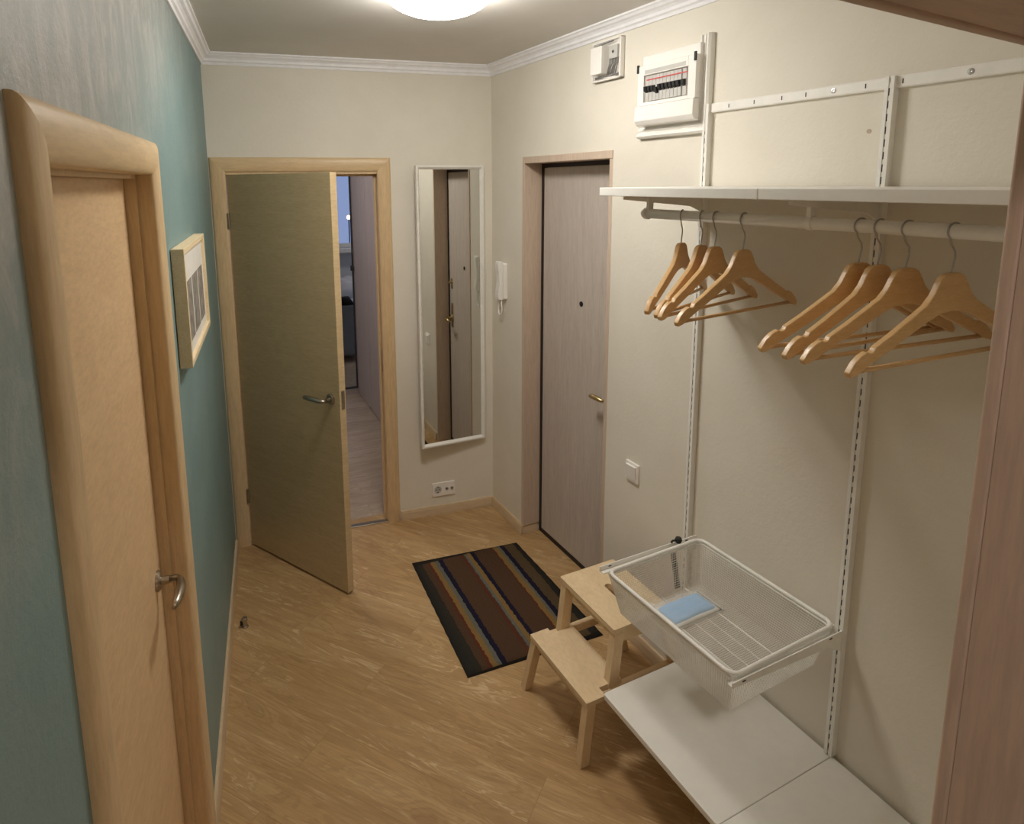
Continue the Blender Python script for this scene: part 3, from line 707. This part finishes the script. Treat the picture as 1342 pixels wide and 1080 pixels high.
# runner arms
def runner(s, far, label):
    t = thing('drawer_runner', label, 'bracket', on_right(0.022, s, BTOP-0.006), group='drawer runners under the mesh basket')
    sg = 1 if far else -1
    b = bm_new(); prism(b, [(0,0.006),(0.442,0.006),(0.442,-0.010),(0.06,-0.028),(0,-0.06)], lambda u,v,t_: (u, t_, v), -0.0015, 0.0015)
    obj('runner_arm', b, M['white'], t)
    lo, hi = (0.0015, 0.018) if far else (-0.018, -0.0015)
    obj('runner_ledge', box(bm_new(), 0.01, 0.440, lo, hi, -0.012, -0.0095), M['white'], t)
    for u in (0.05, 0.40): obj('runner_slot', box(bm_new(), u-0.006, u+0.006, -0.0022, 0.0022, -0.004, 0.0), M['hole'], t)
runner(1.838, True, 'white drawer runner arm at the far end of the mesh basket')
runner(2.405, False, 'white drawer runner arm at the near end of the mesh basket')
# dark clip on the rim
t = thing('rim_clip', 'small black round clip pinched on the far rim of the basket', 'clip', on_right(0.122, 1.850, BTOP+0.013))
b = lathe(bm_new(), [(0,-0.013),(0.009,-0.010),(0.0135,0),(0.010,0.009),(0,0.013)], n=20)
obj('clip_knob', b, M['black'], t, smooth=True)
obj('clip_tail', tube(bm_new(), [(0.006,-0.002,-0.002),(0.02,-0.008,-0.002),(0.028,-0.006,-0.006)], 0.004, 8), M['black'], t, smooth=True)

# blue packet
t = thing('mask_packet', 'pale blue folded masks in a clear plastic packet inside the basket', 'packet', on_right(0.218, 1.998, 0.5605), 0.02)
def pillow(b, hx_, hy_, z0, th, n=14, seed=0):
    random.seed(seed); g = {}
    for s_ in (0, 1):
        for i in range(n+1):
            for j in range(n+1):
                u, v = i/n*2-1, j/n*2-1
                hgt = (max(0, (1-u**6))*max(0, (1-v**6)))**0.5
                z = z0 + (th*hgt*(1+0.10*math.sin(7*u+3*v)+0.06*math.sin(11*v-4*u)) if s_ else 0)
                if s_ and (i in (0,n) or j in (0,n)): g[(1,i,j)] = g[(0,i,j)]; continue
                g[(s_,i,j)] = b.verts.new((u*hx_, v*hy_, z))
        for i in range(n):
            for j in range(n):
                q_ = [g[(s_,i,j)],g[(s_,i+1,j)],g[(s_,i+1,j+1)],g[(s_,i,j+1)]]
                b.faces.new(q_ if s_ else q_[::-1])
    return b
obj('folded_masks', pillow(bm_new(), 0.098, 0.046, 0.002, 0.017), M['bluemask'], t, smooth=True)
k = NT('clear_crinkled_plastic'); k.b.inputs['Base Color'].default_value = (1,1,1,1); k.b.inputs['Roughness'].default_value = 0.12; k.b.inputs['Alpha'].default_value = 0.24
k.b.inputs['Specular IOR Level'].default_value = 0.9; k.bump(k.noise(k.coord(), 45, 4, 0.6, 1.5), 0.9, 0.006)
obj('plastic_wrap', pillow(bm_new(), 0.114, 0.062, 0.001, 0.022, 30), k.m, t, smooth=True)
obj('white_lining', pillow(bm_new(), 0.108, 0.056, 0.0012, 0.008), M['paper'], t, smooth=True)

# ---------------------------------------------------------------- step stool
t = thing('step_stool', 'pale wooden two-step stool beside the rug', 'stool', on_right(0, 0, 0))
def st(name, b, mat='birchv', bev=0.002, par=None): return obj(name, b, M[mat], par or t, bevel=bev)
TZ, SZ = 0.455, 0.250
# upper tread with a hand slot
def slot_board(x0, x1, y0, y1, z0, z1, hole):
    b = bm_new(); hx0, hx1, hy0, hy1 = hole
    outer = rrect(x0, x1, y0, y1, 0.006, 3); inner = rrect(hx0, hx1, hy0, hy1, min(hx1-hx0, hy1-hy0)/2-0.0005, 6)
    for z, fl in ((z1, 1), (z0, 0)):
        vo = [b.verts.new((x, y, z)) for x, y in outer]; vi = [b.verts.new((x, y, z)) for x, y in inner]
        eo = [b.edges.new((vo[i], vo[(i+1) % len(vo)])) for i in range(len(vo))]; ei = [b.edges.new((vi[i], vi[(i+1) % len(vi)])) for i in range(len(vi))]
        bmesh.ops.triangle_fill(b, edges=eo+ei, use_beauty=True)
        if fl: T = (vo, vi)
        else:
            for A, B in ((T[0], vo), (T[1], vi)):
                for i in range(len(A)):
                    j = (i+1) % len(A); b.faces.new((A[i], A[j], B[j], B[i]))
    return b
obj('upper_tread', slot_board(0.150, 0.412, 1.520, 1.860, TZ-0.020, TZ, (0.262, 0.292, 1.640, 1.745)), M['birch'], t)
b = bm_new(); box(b, 0.470, 0.550, 1.524, 1.896, SZ-0.018, SZ); box(b, 0.372, 0.470, 1.556, 1.858, SZ-0.018, SZ)
bmesh.ops.remove_doubles(b, verts=b.verts[:], dist=0.0005)
obj('lower_tread', b, M['birch'], t)
for s, sb in ((1.540, 1.508), (1.846, 1.868)):
    st('leg', frustum(bm_new(), (0.412, s, SZ-0.050), (0.388, s, TZ-0.020), 0.044, 0.040, 0.032))           # upper front leg
    st('leg', frustum(bm_new(), (0.070, sb, 0), (0.180, s, TZ-0.020), 0.038, 0.036, 0.026))           # rear leg
    sb2 = 1.500 if s < 1.6 else 1.880
    s2 = 1.541 if s < 1.6 else 1.880
    st('leg', frustum(bm_new(), (0.552, sb2, 0), (0.528, s2, SZ-0.018), 0.036, 0.036, 0.032))          # short front leg
    b = bm_new(); box(b, 0.125, 0.520, s-0.011-0.010*(1 if s<1.6 else -1), s+0.011-0.010*(1 if s<1.6 else -1), SZ-0.052, SZ-0.0185); st('side_stretcher', b)
    b = bm_new(); box(b, 0.170, 0.392, s-0.010, s+0.010, TZ-0.062, TZ-0.0205); st('side_apron', b)
b = bm_new(); box(b, 0.372, 0.388, 1.552, 1.834, TZ-0.062, TZ-0.0205); st('front_apron', b)
b = bm_new(); box(b, 0.524, 0.540, 1.556, 1.866, SZ-0.045, SZ-0.0185); st('step_apron', b)
b = bm_new(); box(b, 0.165, 0.180, 1.552, 1.834, TZ-0.062, TZ-0.0205); st('rear_apron', b)

# ---------------------------------------------------------------- rug
rc = [(0.854,-0.548),(1.451,-0.599),(1.473,-1.406),(0.826,-1.391)]
t_ang = math.atan2(-(0.599-0.548), 0.6)
t = bpy.data.objects.new('x', None); bpy.data.objects.remove(t)
k = NT('woven_stripes')
v = k.coord()
sep = k.n('ShaderNodeSeparateXYZ'); k.l(v, sep.inputs[0])
wob = k.noise(k.coord((14,14,1)), 3.0, 3)
ma = k.n('ShaderNodeMath', operation='MULTIPLY_ADD'); k.l(wob, ma.inputs[0]); ma.inputs[1].default_value = 0.018; k.l(sep.outputs[0], ma.inputs[2])
ma2 = k.n('ShaderNodeMath', operation='MULTIPLY_ADD'); k.l(ma.outputs[0], ma2.inputs[0]); ma2.inputs[1].default_value = 1/0.62; ma2.inputs[2].default_value = 0.49
br_, ol, rd, mu, gy, nv, bk = (86,64,47), (92,76,54), (102,50,38), (140,112,66), (108,108,100), (32,30,50), (48,46,42)
stops = [(0,bk),(0.05,(52,50,42)),(0.09,br_),(0.145,rd),(0.165,mu),(0.205,gy),(0.235,nv),(0.275,br_),(0.445,rd),(0.458,br_),(0.475,gy),(0.50,mu),(0.535,nv),(0.57,br_),(0.735,rd),(0.75,mu),(0.79,gy),(0.815,nv),(0.855,ol),(0.945,bk)]
sc_ = k.ramp(ma2.outputs[0], [(p, lin(c)) for p, c in stops], 'CONSTANT')
nz_ = k.noise(k.coord((60,200,1)), 2.0, 4, 0.7)
sc_ = k.mix(k.ramp(nz_, [(0.35,(0,0,0,1)),(0.7,(0.5,0.5,0.5,1))]), sc_, lin((30,22,18)))
# dark hems at the two short ends
ab = k.n('ShaderNodeMath', operation='ABSOLUTE'); k.l(sep.outputs[1], ab.inputs[0])
gt = k.n('ShaderNodeMath', operation='GREATER_THAN'); k.l(ab.outputs[0], gt.inputs[0]); gt.inputs[1].default_value = 0.398
sc_ = k.mix(gt.outputs[0], sc_, lin((40,36,32)))
k.base(sc_); k.b.inputs['Roughness'].default_value = 0.95; k.b.inputs['Specular IOR Level'].default_value = 0.1
k.bump(nz_, 0.6, 0.003)
b = bm_new(); cen = Vector((sum(p[0] for p in rc)/4, sum(p[1] for p in rc)/4, 0)); N_ = 24
ca, sa = math.cos(0.02), math.sin(0.02)
crn = [Vector((p[0],p[1],0))-cen for p in rc]
g0, g1 = [], []
for i in range(N_+1):
    ra, rb = [], []
    for j in range(N_+1):
        u, w2 = i/N_, j/N_
        p = (crn[0]*(1-u)+crn[1]*u)*(1-w2) + (crn[3]*(1-u)+crn[2]*u)*w2
        z = 0.0085+0.0012*math.sin(5*u*PI+2)*math.sin(4*w2*PI)
        e = 0.004 if i in (0,N_) or j in (0,N_) else 0
        wx = 0.0012*math.sin(23*w2*PI+i) if i in (0,N_) else 0
        ra.append(b.verts.new((p.x+wx,p.y,z-e))); rb.append(b.verts.new((p.x+wx,p.y,0.001)))
    g0.append(ra); g1.append(rb)
for i in range(N_):
    for j in range(N_):
        b.faces.new((g0[i][j],g0[i+1][j],g0[i+1][j+1],g0[i][j+1])); b.faces.new((g1[i][j],g1[i][j+1],g1[i+1][j+1],g1[i+1][j]))
for i in range(N_):
    b.faces.new((g0[i][0],g1[i][0],g1[i+1][0],g0[i+1][0])); b.faces.new((g0[i][N_],g0[i+1][N_],g1[i+1][N_],g1[i][N_]))
    b.faces.new((g0[0][i],g0[0][i+1],g1[0][i+1],g1[0][i])); b.faces.new((g0[N_][i],g1[N_][i],g1[N_][i+1],g0[N_][i+1]))
o = obj('striped_rug', b, k.m, smooth=True); o.location = cen
tag(o, 'dark brown striped rug on the laminate floor by the entrance', 'rug')

# ---------------------------------------------------------------- door stopper
t = thing('door_stopper', 'small metal door stopper on the floor by the teal wall', 'door stopper', (Vector((0.005, -0.70, 0)), 0))
obj('stopper_post', lathe(bm_new(), [(0,0),(0.016,0),(0.016,0.004),(0.010,0.006),(0.010,0.030),(0.013,0.032),(0.013,0.044),(0.010,0.047),(0,0.047)], n=24), M['nickel'], t)
obj('rubber_pad', box(bm_new(), -0.020, -0.009, -0.007, 0.007, 0.012, 0.030), M['black'], t, bevel=0.002)

# ---------------------------------------------------------------- picture frame
t = thing('picture_frame', 'deep pale wooden picture frame with three prints on the teal wall', 'picture', on_left(0, 0, 0))
PS0, PS1, PZ0, PZ1, PO = 0.900, 1.525, 1.468, 1.822, 0.037
b = bm_new(); fw = 0.018
for (a0,a1,z0,z1) in ((PS0,PS0+fw,PZ0,PZ1),(PS1-fw,PS1,PZ0,PZ1),(PS0+fw,PS1-fw,PZ0,PZ0+fw),(PS0+fw,PS1-fw,PZ1-fw,PZ1)): box(b, a0, a1, 0.002, PO, z0, z1)
obj('frame_border', b, M['frame'], t, bevel=0.001)
obj('passe_partout', box(bm_new(), PS0+fw, PS1-fw, 0.006, 0.026, PZ0+fw, PZ1-fw), M['paper'], t)
for k_ in range(3):
    a0 = PS0+0.058+k_*0.173
    obj('print', box(bm_new(), a0, a0+0.148, 0.0262, 0.0268, PZ0+0.055, PZ1-0.110), M['photo'], t)

# ---------------------------------------------------------------- room beyond the open door
t = thing('wardrobe', 'tall mauve-grey panelled wardrobe seen through the open door', 'wardrobe', (Vector((1.215, 0.25, 0)), 0))
obj('carcass', box(bm_new(), 0.018, 0.60, 0, 2.02, 0, 2.45), M['wardrobe'], t)
for k_ in range(4):
    obj('wardrobe_door', box(bm_new(), 0.0, 0.018, 0.006+k_*0.505, 0.503+k_*0.505, 0.012, 2.44), M['wardrobe'], t, bevel=0.004)
# partition at y 2.30; clear pane replaces a mirrored door, furniture behind replaces its reflection
b = bm_new(); box(b, 1.815, 3.9, 2.30, 2.40, 0, H); box(b, 1.245, 1.815, 2.30, 2.40, 0, H); box(b, -0.6, 0.45, 2.30, 2.40, 0, H); box(b, 0.45, 1.245, 2.30, 2.40, 2.20, H)
struct(obj('wall_middle', b, M['bedwall']), 'grey wall holding the mirror door stand-in past the wardrobe', 'wall')
t = bpy.data.objects.new('door_5', None); COL.objects.link(t); t.location = (0.45, 2.31, 0); struct(t, 'dark-edged clear pane standing in for a mirrored door in the passage', 'door')
b = bm_new()
for (a0,a1,z0,z1) in ((0,0.03,0,2.2),(0.765,0.795,0,2.2),(0.03,0.765,0,0.055),(0.03,0.765,2.16,2.2)): box(b, a0, a1, 0, 0.035, z0, z1)
obj('door_frame', b, M['wardrobe'], t)
b = bm_new(); box(b, 0.757, 0.765, -0.002, 0.037, 0.055, 2.16); box(b, 0.03, 0.757, -0.002, 0.037, 0.055, 0.063)
obj('glass_edging', b, M['hole'], t)
obj('door_glass', box(bm_new(), 0.03, 0.757, 0.014, 0.020, 0.063, 2.16), M['glass'], t)
obj('door_catch', box(bm_new(), 0.735, 0.765, -0.012, -0.002, 1.20, 1.25), M['hole'], t)
t = thing('armchair', 'dark grey upholstered armchair seen from behind through the mirror stand-in pane', 'armchair', (Vector((1.17, 3.45, 0)), R(-4)))
obj('backrest', box(bm_new(), -0.36, 0.36, 0, 0.15, 0.06, 0.66), M['sofa'], t, bevel=0.04, seg=4)
obj('seat', box(bm_new(), -0.26, 0.26, 0.14, 0.72, 0.06, 0.42), M['sofa'], t, bevel=0.04, seg=4)
for x in (-0.36, 0.26): obj('armrest', box(bm_new(), x, x+0.10, 0.12, 0.74, 0.06, 0.55), M['sofa'], t, bevel=0.03, seg=3)
for x, y in ((-0.30,0.05),(0.30,0.05),(-0.30,0.66),(0.30,0.66)): obj('leg', frustum(bm_new(), (x,y,0),(x,y,0.07),0.03,0.04), M['hole'], t)
o = obj('dark_jacket', pillow(bm_new(), 0.26, 0.085, 0.655, 0.085, 12), M['darkcloth'], smooth=True); o.location = (1.20, 3.53, 0.0); tag(o, 'black jacket lying over the back of the grey armchair', 'jacket')
t = thing('bed', 'low bed with pale blue linen under the dusk window', 'bed', (Vector((0.85, 4.35, 0)), 0))
obj('bed_base', box(bm_new(), 0.03, 2.0, 0.03, 0.82, 0.05, 0.28), M['wardrobe'], t, bevel=0.01)
obj('mattress', box(bm_new(), 0, 2.03, 0, 0.85, 0.28, 0.50), M['linen'], t, bevel=0.05, seg=4)
for x, y in ((0.1,0.1),(1.9,0.1),(0.1,0.75),(1.9,0.75)): obj('leg', frustum(bm_new(), (x,y,0),(x,y,0.05),0.05), M['hole'], t)
o = obj('cushion', pillow(bm_new(), 0.28, 0.36, 0, 0.22, 14), M['cushion'], smooth=True); o.location = (1.78, 4.98, 0.47+0.04); o.rotation_euler = (R(0),0,R(90)); tag(o, 'plump white cushion lying on the pale blue bed', 'cushion')
